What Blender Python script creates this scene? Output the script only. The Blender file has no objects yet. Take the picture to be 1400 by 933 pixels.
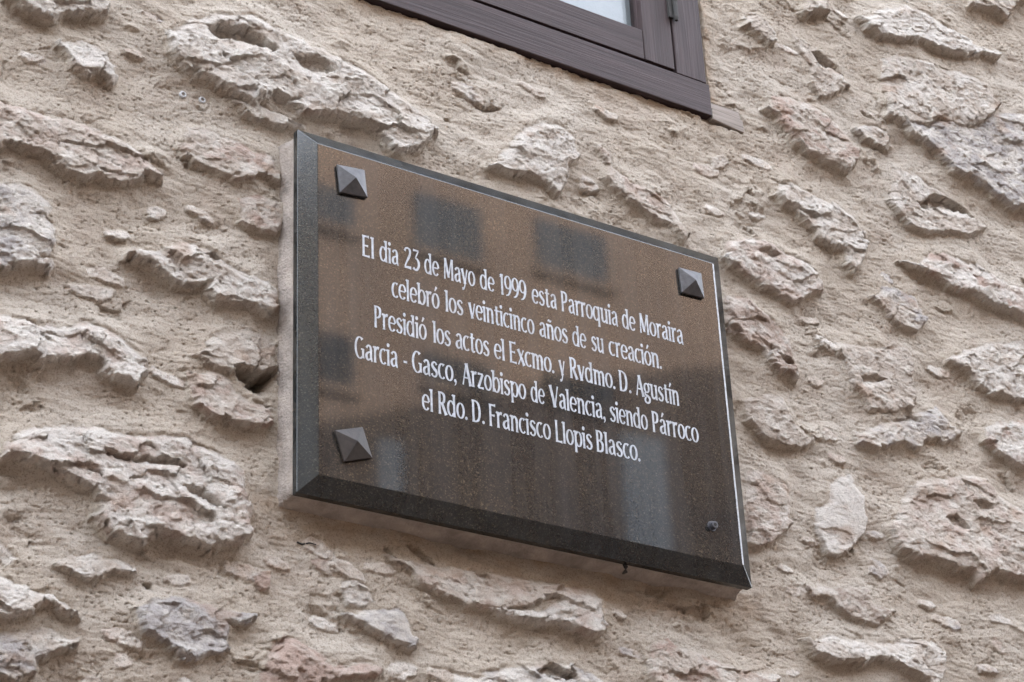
import bpy, bmesh, math
import numpy as np
from mathutils import Matrix, Vector

# ------------------------------------------------------------------ camera, sky, sun, exposure
sc = bpy.context.scene
COL = sc.collection
R0 = np.array([[0.83562862, -0.54748966, -0.04449579],
               [0.22137043, 0.40979438, -0.88490887],
               [0.50271258, 0.72960512, 0.46363393]])          # rows: right, down, forward
U, _, Vt = np.linalg.svd(R0); RC = U @ Vt
FPX = 2940.6                                                    # focal length in pixels of a 1400 px wide frame
SC = 0.5                                                        # metres per plaque unit
FRONT_Y = -0.060                                                # front of the plaque (wall plane is Y = 0)
PZ = 2.75                                                       # height of the plaque's face above the street
CAM = np.array([-2.41537767 * SC, FRONT_Y - 4.40111665 * SC, PZ - 2.25880983 * SC])
cd = bpy.data.cameras.new('camera'); cam = bpy.data.objects.new('camera', cd); COL.objects.link(cam)
cd.sensor_width = 36.0; cd.lens = 36.0 * FPX / 1400.0; cd.clip_start = 0.05; cd.clip_end = 500
m3 = np.c_[RC[0], -RC[1], -RC[2]]
cam.matrix_world = Matrix.Translation(Vector(CAM)) @ Matrix(m3.tolist()).to_4x4()
cd.dof.use_dof = True; cd.dof.focus_distance = 2.95; cd.dof.aperture_fstop = 18.0; cd.dof.aperture_blades = 7
sc.camera = cam

SUN_EL, SUN_AZ = math.radians(24), math.radians(-6)             # azimuth from +Y towards +X: the sun stands behind this wall
world = bpy.data.worlds.new('World'); sc.world = world; world.use_nodes = True
wn = world.node_tree.nodes; wl = world.node_tree.links
bg = wn['Background']; sky = wn.new('ShaderNodeTexSky'); sky.sky_type = 'NISHITA'; sky.sun_disc = False
sky.sun_elevation = SUN_EL; sky.sun_rotation = SUN_AZ
sky.dust_density = 2.5; sky.ozone_density = 0.6
hs = wn.new('ShaderNodeHueSaturation'); hs.inputs['Saturation'].default_value = 0.34
wl.new(sky.outputs[0], hs.inputs['Color']); wl.new(hs.outputs[0], bg.inputs['Color'])
bg.inputs['Strength'].default_value = 0.15
sd = bpy.data.lights.new('sun', 'SUN'); sun = bpy.data.objects.new('sun', sd); COL.objects.link(sun)
sd.energy = 2.0; sd.angle = math.radians(0.5); sd.color = (1.0, 0.93, 0.84)
sdir = Vector((math.sin(SUN_AZ) * math.cos(SUN_EL), math.cos(SUN_AZ) * math.cos(SUN_EL), math.sin(SUN_EL)))
sun.rotation_euler = sdir.to_track_quat('Z', 'Y').to_euler(); sun.location = (0, 8, 14)
vs = sc.view_settings; vs.view_transform = 'Standard'; vs.look = 'None'; vs.gamma = 1.0; vs.use_curve_mapping = False
vs.exposure = 4.35

# ------------------------------------------------------------------ helpers
def ray(u, v):
    d = RC[0] * (u - 700.0) / FPX + RC[1] * (v - 466.5) / FPX + RC[2]
    return d
def at(u, v, y=0.0):                                            # where the sight line through a photo point meets the plane Y = y
    d = ray(u, v); t = (y - CAM[1]) / d[1]
    return CAM + d * t
def project(p):
    c = RC @ (np.asarray(p) - CAM)
    return c[0] / c[2] * FPX + 700.0, c[1] / c[2] * FPX + 466.5

def tag(o, label=None, cat=None, group=None, kind=None):
    if label: o['label'] = label
    if cat: o['category'] = cat
    if group: o['group'] = group
    if kind: o['kind'] = kind
    return o
def thing(name, loc, label, cat, group=None):
    o = bpy.data.objects.new(name, None); COL.objects.link(o); o.location = loc; o.empty_display_size = 0.1
    return tag(o, label, cat, group)
def root_loc(o):
    while o.parent: o = o.parent
    return np.array(o.location)
def link_mesh(name, me, mat, parent=None, label=None, smooth=False):
    o = bpy.data.objects.new(name, me); COL.objects.link(o)
    if mat: me.materials.append(mat)
    if parent: o.parent = parent
    if label: o['label'] = label
    if smooth: me.polygons.foreach_set('use_smooth', [True] * len(me.polygons))
    return o
def part(name, verts, faces, mat, parent=None, label=None, smooth=False, bevel=0.0, seg=2):
    V = np.asarray(verts, float)
    if parent is not None: V = V - root_loc(parent)
    me = bpy.data.meshes.new(name); me.from_pydata(V.tolist(), [], [list(f) for f in faces]); me.update()
    if bevel > 0 or True:
        bm = bmesh.new(); bm.from_mesh(me)
        bmesh.ops.recalc_face_normals(bm, faces=bm.faces)
        if bevel > 0:
            bmesh.ops.bevel(bm, geom=list(bm.edges), offset=bevel, segments=seg, profile=0.5, affect='EDGES', clamp_overlap=True)
        bm.to_mesh(me); bm.free()
    return link_mesh(name, me, mat, parent, label, smooth)
BOXF = [(0, 1, 2, 3), (4, 7, 6, 5), (0, 4, 5, 1), (1, 5, 6, 2), (2, 6, 7, 3), (3, 7, 4, 0)]
def hexa(front, y0, y1):                                        # four XZ corners extruded from y0 to y1
    n = len(front)
    return [(p[0], y0, p[1]) for p in front] + [(p[0], y1, p[1]) for p in front], BOXF if n == 4 else [tuple(range(n)), tuple(range(n, 2 * n))[::-1]] + [(i, n + i, n + (i + 1) % n, (i + 1) % n) for i in range(n)]
def rect(x0, x1, z0, z1): return [(x0, z0), (x1, z0), (x1, z1), (x0, z1)]
def merge(*vf):
    V, F = [], []
    for v, f in vf:
        o = len(V); V += [tuple(p) for p in v]; F += [tuple(i + o for i in q) for q in f]
    return V, F
def tube(pts, r, n=10, cap=True):
    pts = [np.asarray(p, float) for p in pts]; V, F = [], []
    for i, p in enumerate(pts):
        t = pts[min(i + 1, len(pts) - 1)] - pts[max(i - 1, 0)]; t /= np.linalg.norm(t)
        a = np.array([0, 0, 1.0]) if abs(t[2]) < .9 else np.array([1.0, 0, 0])
        u = np.cross(t, a); u /= np.linalg.norm(u); w = np.cross(t, u)
        rr = r[i] if hasattr(r, '__len__') else r
        for k in range(n):
            q = 2 * math.pi * k / n; V.append(p + rr * (math.cos(q) * u + math.sin(q) * w))
    for i in range(len(pts) - 1):
        for k in range(n):
            F.append((i * n + k, i * n + (k + 1) % n, (i + 1) * n + (k + 1) % n, (i + 1) * n + k))
    if cap: F += [tuple(range(n))[::-1], tuple(range((len(pts) - 1) * n, len(pts) * n))]
    return V, F

# ------------------------------------------------------------------ numpy noise
def h2(ix, iy, seed):
    h = (ix.astype(np.int64) * 374761393 + iy.astype(np.int64) * 668265263 + seed * 974634721) & 0xFFFFFFFF
    h = ((h ^ (h >> 13)) * 1274126177) & 0xFFFFFFFF
    h = ((h ^ (h >> 16)) * 2246822519) & 0xFFFFFFFF
    return ((h ^ (h >> 15)) & 0xFFFFFF).astype(np.float32) / 16777216.0
def gn(x, y, seed):
    xi = np.floor(x); yi = np.floor(y); fx = (x - xi).astype(np.float32); fy = (y - yi).astype(np.float32)
    xi = xi.astype(np.int64); yi = yi.astype(np.int64)
    u = fx * fx * fx * (fx * (fx * 6 - 15) + 10); v = fy * fy * fy * (fy * (fy * 6 - 15) + 10)
    def g(dx, dy):
        a = h2(xi + dx, yi + dy, seed) * 6.2831853
        return np.cos(a) * (fx - dx) + np.sin(a) * (fy - dy)
    a = g(0, 0); b = g(1, 0); c = g(0, 1); d = g(1, 1)
    return 1.5 * ((a + (b - a) * u) + ((c + (d - c) * u) - (a + (b - a) * u)) * v)
def fbm(x, y, o, seed, gain=.5):
    s = 0; a = 1.0; t = 0
    for i in range(o):
        s = s + a * gn(x * 2 ** i + 17.3 * i, y * 2 ** i - 9.1 * i, seed + i); t += a; a *= gain
    return s / t
def ridged(x, y, o, seed):
    s = 0; a = 1.0; t = 0
    for i in range(o):
        s = s + a * (1 - 2 * np.abs(gn(x * 2 ** i, y * 2 ** i, seed + i))); t += a; a *= .5
    return s / t
def facets(x, y, seed, slope=1.2):
    xi = np.floor(x).astype(np.int64); yi = np.floor(y).astype(np.int64)
    best = np.full(x.shape, 9.0, np.float32); val = np.zeros(x.shape, np.float32)
    for dx in (-1, 0, 1):
        for dy in (-1, 0, 1):
            cx = xi + dx; cy = yi + dy
            px = cx + h2(cx, cy, seed); py = cy + h2(cx, cy, seed + 1)
            ex = (x - px).astype(np.float32); ey = (y - py).astype(np.float32)
            d = ex * ex + ey * ey
            hv = (h2(cx, cy, seed + 2) - .5) + slope * ((h2(cx, cy, seed + 3) - .5) * ex + (h2(cx, cy, seed + 4) - .5) * ey)
            m = d < best; best = np.where(m, d, best); val = np.where(m, hv, val)
    return val
def sstep(a, b, x):
    t = np.clip((x - a) / (b - a), 0, 1); return t * t * (3 - 2 * t)
def poly_sd(px, pz, poly):                                      # signed distance, positive inside
    P = np.asarray(poly, float); n = len(P); d = np.full(px.shape, 1e9); ins = np.zeros(px.shape, bool)
    for i in range(n):
        a = P[i]; b = P[(i + 1) % n]; e = b - a
        wx = px - a[0]; wz = pz - a[1]
        t = np.clip((wx * e[0] + wz * e[1]) / (e @ e + 1e-12), 0, 1)
        d = np.minimum(d, (wx - e[0] * t) ** 2 + (wz - e[1] * t) ** 2)
        c = ((a[1] > pz) != (b[1] > pz))
        if abs(e[1]) > 1e-9:
            ins ^= c & (px < e[0] * (pz - a[1]) / e[1] + a[0])
    d = np.sqrt(d); return np.where(ins, d, -d)

# ------------------------------------------------------------------ materials
def mat(name):
    m = bpy.data.materials.new(name); m.use_nodes = True
    nt = m.node_tree; b = nt.nodes['Principled BSDF']
    return m, nt, b, nt.nodes, nt.links
def node(nt, typ, **kw):
    n = nt.nodes.new(typ)
    for k, v in kw.items():
        if k in n.inputs: n.inputs[k].default_value = v
        else: setattr(n, k, v)
    return n
def ramp(nt, stops):
    r = nt.nodes.new('ShaderNodeValToRGB'); e = r.color_ramp.elements
    while len(e) < len(stops): e.new(0.5)
    for s, (p, c) in zip(e, stops): s.position = p; s.color = (*c, 1) if len(c) == 3 else c
    return r
def pos(nt, scale=(1, 1, 1), rot=(0, 0, 0)):
    g = nt.nodes.new('ShaderNodeNewGeometry'); mp = nt.nodes.new('ShaderNodeMapping')
    mp.inputs['Scale'].default_value = scale; mp.inputs['Rotation'].default_value = rot
    nt.links.new(g.outputs['Position'], mp.inputs['Vector']); return mp.outputs[0]
def mixc(nt, fac, a, b, mode='MIX'):
    m = nt.nodes.new('ShaderNodeMix'); m.data_type = 'RGBA'; m.blend_type = mode
    for s, v in ((0, fac), (6, a), (7, b)):
        if hasattr(v, 'node'): nt.links.new(v, m.inputs[s])
        else: m.inputs[s].default_value = v if not isinstance(v, tuple) else ((*v, 1) if len(v) == 3 else v)
    return m.outputs[2]
def bump(nt, h, dist, strength=1.0, normal=None):
    b = nt.nodes.new('ShaderNodeBump'); b.inputs['Distance'].default_value = dist; b.inputs['Strength'].default_value = strength
    nt.links.new(h, b.inputs['Height'])
    if normal: nt.links.new(normal, b.inputs['Normal'])
    return b.outputs[0]

def wall_material(name, grain, fine_bump, big):
    m, nt, b, N, L = mat(name)
    at_ = node(nt, 'ShaderNodeAttribute', attribute_name='tint')
    p = pos(nt)
    n1 = node(nt, 'ShaderNodeTexNoise', Scale=420.0, Detail=3.0, Roughness=.65); L.new(p, n1.inputs['Vector'])
    r1 = ramp(nt, [(.30, (.52, .49, .47)), (.47, (1, 1, 1)), (.75, (1.16, 1.16, 1.15))]); L.new(n1.outputs['Fac'], r1.inputs[0])
    c = mixc(nt, grain, at_.outputs['Color'], r1.outputs[0], 'MULTIPLY')
    v = node(nt, 'ShaderNodeTexVoronoi', Scale=260.0); L.new(p, v.inputs['Vector'])
    r2 = ramp(nt, [(.10, (.45, .40, .37)), (.22, (1, 1, 1))]); L.new(v.outputs['Distance'], r2.inputs[0])
    c = mixc(nt, grain * .5, c, r2.outputs[0], 'MULTIPLY')
    L.new(c, b.inputs['Base Color']); b.inputs['Roughness'].default_value = .92; b.inputs['Specular IOR Level'].default_value = .25
    n2 = node(nt, 'ShaderNodeTexNoise', Scale=700.0, Detail=3.0, Roughness=.7); L.new(p, n2.inputs['Vector'])
    n3 = node(nt, 'ShaderNodeTexNoise', Scale=230.0, Detail=4.0, Roughness=.7); L.new(pos(nt, (1, 1, 1.5)), n3.inputs['Vector'])
    first = bump(nt, n3.outputs['Fac'], fine_bump * big, .9)
    L.new(bump(nt, n2.outputs['Fac'], fine_bump, .8, first), b.inputs['Normal'])
    return m
M_MORTAR = wall_material('mortar', .9, .0020, .45)
M_STONE = wall_material('limestone', .60, .0020, 1.6)

def granite(name, rough=.10):
    m, nt, b, N, L = mat(name); p = pos(nt)
    v = node(nt, 'ShaderNodeTexVoronoi', Scale=620.0); L.new(p, v.inputs['Vector'])
    r = ramp(nt, [(0, (.012, .012, .013)), (.45, (.018, .017, .016)), (.75, (.028, .025, .021)), (.94, (.045, .038, .029)), (1, (.085, .075, .06))])
    sep = node(nt, 'ShaderNodeSeparateColor'); L.new(v.outputs['Color'], sep.inputs[0]); L.new(sep.outputs[0], r.inputs[0])
    n = node(nt, 'ShaderNodeTexNoise', Scale=9.0, Detail=4.0); L.new(p, n.inputs['Vector'])
    r2 = ramp(nt, [(.3, (.55, .63, .72)), (.7, (1.4, 1.25, 1.05))]); L.new(n.outputs['Fac'], r2.inputs[0])
    c = mixc(nt, 1.0, r.outputs[0], r2.outputs[0], 'MULTIPLY')
    n3 = node(nt, 'ShaderNodeTexNoise', Scale=1300.0, Detail=1.0); L.new(p, n3.inputs['Vector'])
    dust = ramp(nt, [(.70, (0, 0, 0)), (.80, (1, 1, 1))]); L.new(n3.outputs['Fac'], dust.inputs[0])
    c = mixc(nt, dust.outputs[0], c, (.20, .19, .175))
    pv = pos(nt, (38, 38, 2.2)); nv = node(nt, 'ShaderNodeTexNoise', Scale=1.0, Detail=5.0); L.new(pv, nv.inputs['Vector'])
    rv = ramp(nt, [(.42, (.01, .01, .01)), (.8, (.085, .085, .085))]); L.new(nv.outputs['Fac'], rv.inputs[0])     # dust and water runs
    c = mixc(nt, rv.outputs[0], c, (.25, .26, .27))
    if rough > .1: c = mixc(nt, 1.0, c, (.72, .88, 1.0), 'MULTIPLY')
    L.new(c, b.inputs['Base Color'])
    n4 = node(nt, 'ShaderNodeTexNoise', Scale=30.0, Detail=5.0); L.new(p, n4.inputs['Vector'])
    mr = node(nt, 'ShaderNodeMapRange'); L.new(n4.outputs['Fac'], mr.inputs[0])
    mr.inputs[3].default_value = rough * .6; mr.inputs[4].default_value = rough * 1.6
    L.new(mr.outputs[0], b.inputs['Roughness']); b.inputs['IOR'].default_value = 1.54
    n5 = node(nt, 'ShaderNodeTexNoise', Scale=900.0, Detail=2.0); L.new(p, n5.inputs['Vector'])
    L.new(bump(nt, n5.outputs['Fac'], .0001, .02 if rough < .1 else .12), b.inputs['Normal'])
    return m
M_GRANITE = granite('polished granite', .035)
M_GRANITE_EDGE = granite('honed granite edge', .11)

def simple(name, col, rough=.6, metal=0.0, nscale=60.0, amt=.25, bmp=.0003):
    m, nt, b, N, L = mat(name); p = pos(nt)
    n = node(nt, 'ShaderNodeTexNoise', Scale=nscale, Detail=6.0, Roughness=.65); L.new(p, n.inputs['Vector'])
    lo = tuple(c * (1 - amt) for c in col); hi = tuple(min(1, c * (1 + amt)) for c in col)
    r = ramp(nt, [(.3, lo), (.7, hi)]); L.new(n.outputs['Fac'], r.inputs[0]); L.new(r.outputs[0], b.inputs['Base Color'])
    b.inputs['Roughness'].default_value = rough; b.inputs['Metallic'].default_value = metal
    n2 = node(nt, 'ShaderNodeTexNoise', Scale=nscale * 8, Detail=4.0); L.new(p, n2.inputs['Vector'])
    L.new(bump(nt, n2.outputs['Fac'], bmp, .8), b.inputs['Normal'])
    return m
M_BED = simple('smooth mortar bed', (.33, .285, .25), .9, 0, 35, .35, .004)
M_IRON = simple('weathered iron', (.085, .082, .085), .46, .55, 90, .35, .0002)
M_RUSTY = simple('rusting iron', (.030, .022, .018), .6, .05, 70, .55, .0003)
M_WHITE = simple('white lettering paint', (.42, .445, .485), .6, 0, 130, .32, .0002)
M_SCREW = simple('bare screw steel', (.08, .08, .09), .5, .5, 200, .3, .0002)
M_PLUG = simple('grey plastic plug', (.55, .56, .58), .6, 0, 200, .15, .0002)
M_HOLE = simple('dark hole', (.015, .014, .013), .9, 0, 60, .2, .0002)
M_CURTAIN = simple('white curtain', (.20, .235, .25), .9, 0, 30, .05, .0004)
M_DARK = simple('dark room', (.03, .028, .026), .9)
M_GAP = simple('dark rebate', (.012, .012, .014), .9)
M_WIRE = simple('dark wire', (.03, .028, .026), .7)

def wood(name, along, base, light, dark, rough=.55, blueish=0):
    m, nt, b, N, L = mat(name)
    s = [260.0, 260.0, 260.0]; s['XYZ'.index(along)] = 6.0
    p = pos(nt, tuple(s))
    n = node(nt, 'ShaderNodeTexNoise', Scale=1.0, Detail=5.0, Roughness=.6, Distortion=.3); L.new(p, n.inputs['Vector'])
    r = ramp(nt, [(.25, dark), (.5, base), (.78, light)]); L.new(n.outputs['Fac'], r.inputs[0])
    s2 = [70.0, 70.0, 70.0]; s2['XYZ'.index(along)] = 3.0
    p2 = pos(nt, tuple(s2)); n2 = node(nt, 'ShaderNodeTexNoise', Scale=1.0, Detail=4.0); L.new(p2, n2.inputs['Vector'])
    r2 = ramp(nt, [(.3, (.78, .76, .76)), (.7, (1.18, 1.16, 1.18))]); L.new(n2.outputs['Fac'], r2.inputs[0])
    L.new(mixc(nt, 1.0, r.outputs[0], r2.outputs[0], 'MULTIPLY'), b.inputs['Base Color'])
    b.inputs['Roughness'].default_value = rough; b.inputs['Specular IOR Level'].default_value = .28
    L.new(bump(nt, n.outputs['Fac'], .0012, .8), b.inputs['Normal'])
    return m
WB, WL, WD = (.052, .036, .036), (.080, .058, .060), (.032, .021, .021)
M_WOOD_X = wood('stained wood, grain along rail', 'X', WB, WL, WD, .6)
M_WOOD_Z = wood('stained wood, grain along stile', 'Z', WB, WL, WD, .6)
M_OLDWOOD = wood('bare weathered wood', 'X', (.31, .275, .24), (.44, .40, .36), (.10, .08, .065), .85)

m, nt, b, N, L = mat('window glass'); M_GLASS = m
N.remove(b); out = N['Material Output']
tr = node(nt, 'ShaderNodeBsdfTransparent'); gl = node(nt, 'ShaderNodeBsdfGlossy', Roughness=.03); lw = node(nt, 'ShaderNodeLayerWeight', Blend=.5); fr = ramp(nt, [(0, (.03, .03, .03)), (.4, (.05, .05, .05)), (1, (.9, .9, .9))]); L.new(lw.outputs['Facing'], fr.inputs[0])
mx = node(nt, 'ShaderNodeMixShader'); L.new(fr.outputs[0], mx.inputs[0]); L.new(tr.outputs[0], mx.inputs[1]); L.new(gl.outputs[0], mx.inputs[2]); L.new(mx.outputs[0], out.inputs[0])

# ------------------------------------------------------------------ traced stones: (outline on the photo, protrusion cm, colours, label)
STONES = [
 ([(20,-60),(150,-60),(156,0),(150,9),(128,7),(112,5),(95,11),(78,14),(60,12),(45,6),(30,0),(15,-10)], 3.2, 'wc'),
 ([(78,55),(96,51),(120,51),(151,65),(163,82),(163,99),(158,106),(147,98),(137,94),(120,99),(106,89),(96,77),(87,65)], 2.4, 'wc'),
 ([(-60,120),(0,128),(20,136),(55,147),(96,155),(137,165),(178,185),(206,202),(224,219),(225,234),(206,230),(192,237),(171,242),(154,240),(137,233),(117,237),(96,226),(69,206),(45,199),(20,190),(-60,196)], 2.8, 'cp'),
 ([(-60,236),(0,240),(28,240),(55,254),(76,275),(83,300),(78,320),(70,345),(78,352),(70,362),(50,358),(30,355),(0,362),(-60,370)], 2.6, 'wg'),
 ([(228,33),(260,20),(300,12),(350,15),(400,40),(450,62),(500,85),(540,110),(570,130),(598,150),(600,172),(585,190),(552,198),(536,184),(518,163),(497,154),(468,148),(441,150),(425,150),(410,140),(375,125),(350,135),(320,118),(290,104),(258,92),(238,66)], 3.2, 'wc'),
 ([(312,136),(336,135),(360,147),(384,154),(411,163),(422,170),(404,168),(377,165),(356,161),(336,151)], 2.0, 'wc'),
 ([(254,165),(285,168),(319,182),(357,199),(384,206),(391,233),(387,240),(370,233),(343,237),(326,240),(309,233),(291,226),(274,219),(254,209),(247,192)], 2.2, 'cr'),
 ([(325,268),(350,262),(385,270),(388,300),(380,318),(350,310),(330,300)], 1.4, 'cr'),
 ([(171,338),(192,331),(219,333),(247,321),(267,326),(295,338),(322,355),(357,369),(387,379),(387,418),(370,418),(343,410),(322,408),(302,403),(288,391),(285,381),(271,386),(250,382),(237,374),(223,365),(209,353),(192,350),(171,348)], 3.0, 'wc'),
 ([(91,389),(130,391),(158,396),(154,406),(137,410),(120,406),(99,399)], 0.9, 'cc'),
 ([(-60,422),(0,425),(34,428),(79,437),(120,432),(147,440),(171,451),(192,468),(209,482),(206,499),(195,512),(188,519),(171,511),(154,502),(147,490),(134,482),(120,476),(103,485),(82,487),(62,488),(45,478),(20,483),(-60,489)], 3.2, 'wp'),
 ([(288,451),(309,444),(343,444),(384,461),(386,499),(363,506),(346,502),(329,499),(319,502),(305,499),(291,492),(270,480)], 2.2, 'cc'),
 ([(257,502),(295,497),(312,504),(326,519),(333,530),(357,540),(381,547),(381,574),(357,574),(329,571),(309,564),(291,561),(271,547),(264,523)], 2.6, 'cr'),
 ([(2,625),(5,603),(30,582),(60,572),(110,572),(160,582),(210,588),(260,590),(295,602),(330,622),(350,652),(353,685),(348,718),(335,730),(310,738),(285,738),(257,727),(228,722),(200,731),(178,727),(157,717),(140,695),(139,678),(132,662),(107,650),(78,640),(46,625),(14,620)], 3.6, 'wp'),
 ([(-60,772),(0,778),(43,789),(61,800),(100,815),(117,835),(95,830),(78,812),(57,818),(46,828),(25,836),(0,832),(-60,834)], 3.2, 'wc'),
 ([(-60,858),(30,855),(60,850),(85,860),(112,868),(108,880),(85,885),(55,900),(52,915),(25,925),(0,917),(-60,920)], 2.4, 'cg'),
 ([(75,768),(93,757),(125,753),(143,761),(168,764),(189,775),(186,780),(161,778),(143,782),(132,789),(118,786),(93,778)], 1.6, 'cw'),
 ([(186,828),(207,811),(236,807),(271,814),(300,821),(332,828),(350,836),(343,846),(321,846),(318,875),(307,886),(286,889),(264,893),(243,882),(221,868),(200,857)], 2.6, 'gg'),
 ([(348,786),(369,782),(370,802),(357,802)], 1.3, 'br'),
 ([(355,940),(357,900),(371,878),(389,866),(410,866),(428,878),(450,893),(464,903),(498,897),(520,903),(528,912),(515,920),(480,921),(440,928),(400,935),(360,948)], 2.8, 'rr'),
 ([(428,768),(445,766),(456,782),(450,785),(432,775)], 0.8, 'rc'),
 ([(530,757),(573,764),(623,771),(680,778),(730,786),(773,795),(751,814),(730,825),(680,828),(644,823),(623,814),(601,807),(580,796),(566,778),(544,770)], 2.0, 'cp'),
 ([(673,828),(708,823),(744,828),(765,814),(751,803),(776,794),(812,798),(831,814),(833,832),(835,850),(830,860),(812,862),(803,859),(783,852),(758,846),(730,846),(701,841),(680,835)], 3.0, 'wp'),
 ([(472,838),(501,832),(534,828),(551,830),(566,850),(576,868),(573,877),(562,875),(544,871),(530,866),(509,857),(491,846)], 2.2, 'wg'),
 ([(465,800),(480,790),(505,800),(515,820),(500,826),(480,822)], 1.2, 'wc'),
 ([(614,945),(620,915),(650,918),(673,910),(708,903),(744,900),(783,903),(819,914),(848,930),(850,975),(800,975),(650,975)], 3.0, 'wg'),
 ([(884,900),(890,872),(915,864),(941,880),(963,884),(991,898),(1027,906),(1070,913),(1073,926),(1045,940),(1000,945),(940,940),(900,930)], 2.4, 'cr'),
 ([(989,327),(1009,321),(1037,321),(1057,327),(1074,341),(1098,348),(1115,358),(1126,369),(1129,382),(1129,394),(1112,399),(1095,406),(1078,403),(1064,393),(1043,384),(1026,374),(1013,365),(992,348)], 2.6, 'pw'),
 ([(990,399),(1023,399),(1043,417),(1067,437),(1088,454),(1098,495),(1097,513),(1085,506),(1071,502),(1057,489),(1047,471),(1023,461),(995,447)], 2.4, 'pb'),
 ([(1019,543),(1033,537),(1057,533),(1074,537),(1085,554),(1091,567),(1105,581),(1119,598),(1112,605),(1085,607),(1057,598),(1040,585),(1026,571)], 2.2, 'cc'),
 ([(1060,265),(1063,246),(1083,246),(1113,259),(1146,273),(1173,289),(1190,310),(1193,325),(1185,350),(1175,365),(1165,355),(1158,335),(1145,330),(1130,325),(1118,312),(1105,300),(1088,282),(1070,275)], 2.6, 'wc'),
 ([(1050,146),(1052,125),(1070,124),(1103,133),(1126,146),(1153,163),(1173,186),(1179,203),(1173,219),(1163,229),(1148,222),(1130,215),(1113,205),(1095,195),(1085,185),(1078,172),(1066,157)], 2.8, 'cr'),
 ([(1169,173),(1193,170),(1213,176),(1219,186),(1216,196),(1203,193),(1183,186)], 2.0, 'cg'),
 ([(1018,20),(1030,13),(1050,23),(1063,40),(1065,53),(1055,53),(1043,43),(1030,37),(1021,32)], 2.6, 'cc'),
 ([(1096,-20),(1130,-20),(1136,13),(1120,10),(1110,15),(1103,10)], 2.6, 'cc'),
 ([(1083,43),(1100,50),(1120,63),(1140,76),(1157,98),(1162,115),(1145,125),(1125,130),(1110,110),(1105,85),(1090,60)], 1.5, 'cc'),
 ([(1176,20),(1203,7),(1239,3),(1272,13),(1299,30),(1326,43),(1349,57),(1372,63),(1375,71),(1362,70),(1349,65),(1329,70),(1306,65),(1286,58),(1266,50),(1239,50),(1222,47),(1206,43),(1189,33)], 2.8, 'ww'),
 ([(1310,-45),(1460,-45),(1460,0),(1395,-2),(1384,18),(1375,14),(1364,8),(1349,5),(1330,3)], 2.6, 'cc'),
 ([(1205,78),(1226,68),(1258,76),(1292,86),(1326,96),(1356,108),(1372,138),(1350,160),(1320,167),(1290,156),(1265,164),(1240,164),(1218,152),(1209,115)], 2.4, 'cw'),
 ([(1222,150),(1245,158),(1270,162),(1300,155),(1330,168),(1360,150),(1460,150),(1460,285),(1390,277),(1368,264),(1350,250),(1330,240),(1305,228),(1290,210),(1270,195),(1245,182)], 2.8, 'gw'),
 ([(1219,216),(1232,226),(1252,229),(1272,246),(1299,259),(1319,273),(1336,289),(1349,303),(1352,308),(1330,316),(1306,315),(1276,312),(1250,303),(1230,285),(1217,270),(1217,240)], 2.0, 'cw'),
 ([(1229,355),(1256,355),(1273,341),(1294,341),(1318,351),(1345,358),(1373,375),(1460,405),(1460,445),(1400,427),(1379,418),(1362,413),(1342,403),(1325,396),(1304,389),(1283,375),(1263,367),(1242,360)], 2.8, 'wr'),
 ([(1191,403),(1205,389),(1229,389),(1256,403),(1266,420),(1270,434),(1259,447),(1246,447),(1229,437),(1211,420)], 1.8, 'cg'),
 ([(1139,461),(1160,465),(1181,468),(1215,468),(1242,468),(1249,478),(1253,499),(1256,533),(1249,554),(1218,561),(1194,557),(1181,537),(1165,520),(1155,495),(1143,475)], 1.8, 'cc'),
 ([(1174,585),(1211,571),(1242,561),(1283,550),(1297,567),(1318,588),(1297,602),(1270,595),(1263,609),(1235,602),(1205,609),(1181,602)], 2.0, 'cg'),
 ([(1297,489),(1314,475),(1349,465),(1376,461),(1460,465),(1460,550),(1400,540),(1379,537),(1359,533),(1342,523),(1331,509),(1314,499)], 2.4, 'wc'),
 ([(1345,580),(1365,570),(1460,575),(1460,645),(1390,630),(1365,615),(1350,600)], 2.4, 'wr'),
 ([(1134,654),(1148,645),(1170,643),(1175,661),(1186,675),(1188,707),(1184,728),(1170,743),(1148,757),(1138,755),(1127,736),(1116,714),(1114,693),(1131,679)], 1.8, 'ww'),
 ([(1241,661),(1259,650),(1295,646),(1330,643),(1355,650),(1373,671),(1460,720),(1460,800),(1380,779),(1363,775),(1348,789),(1338,775),(1316,771),(1298,764),(1277,757),(1259,757),(1241,750),(1227,732),(1220,714),(1234,682)], 3.2, 'cp'),
 ([(1018,640),(1040,636),(1065,650),(1083,664),(1086,714),(1073,725),(1056,739),(1041,743),(1025,739),(1020,707)], 1.8, 'pc'),
 ([(1102,796),(1120,794),(1141,800),(1170,794),(1191,800),(1202,821),(1227,832),(1205,850),(1184,846),(1155,832),(1134,814),(1113,814)], 1.6, 'cb'),
 ([(1102,871),(1134,861),(1170,868),(1205,871),(1241,868),(1277,871),(1298,889),(1298,914),(1284,935),(1263,918),(1234,907),(1205,896),(1177,903),(1134,896),(1113,889)], 2.6, 'cw'),
 ([(671,223),(697,189),(714,171),(740,159),(774,167),(791,184),(796,210),(783,223),(779,244),(770,257),(753,244),(736,236),(714,231),(693,229)], 2.4, 'wc'),
 ([(817,193),(834,201),(843,227),(869,244),(894,253),(916,266),(937,291),(948,317),(941,321),(924,304),(903,296),(881,283),(860,270),(839,253),(826,240),(830,223)], 2.0, 'cp'),
 ([(975,215),(990,212),(997,222),(990,228),(978,229)], 0.7, 'cc'),
]
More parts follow.
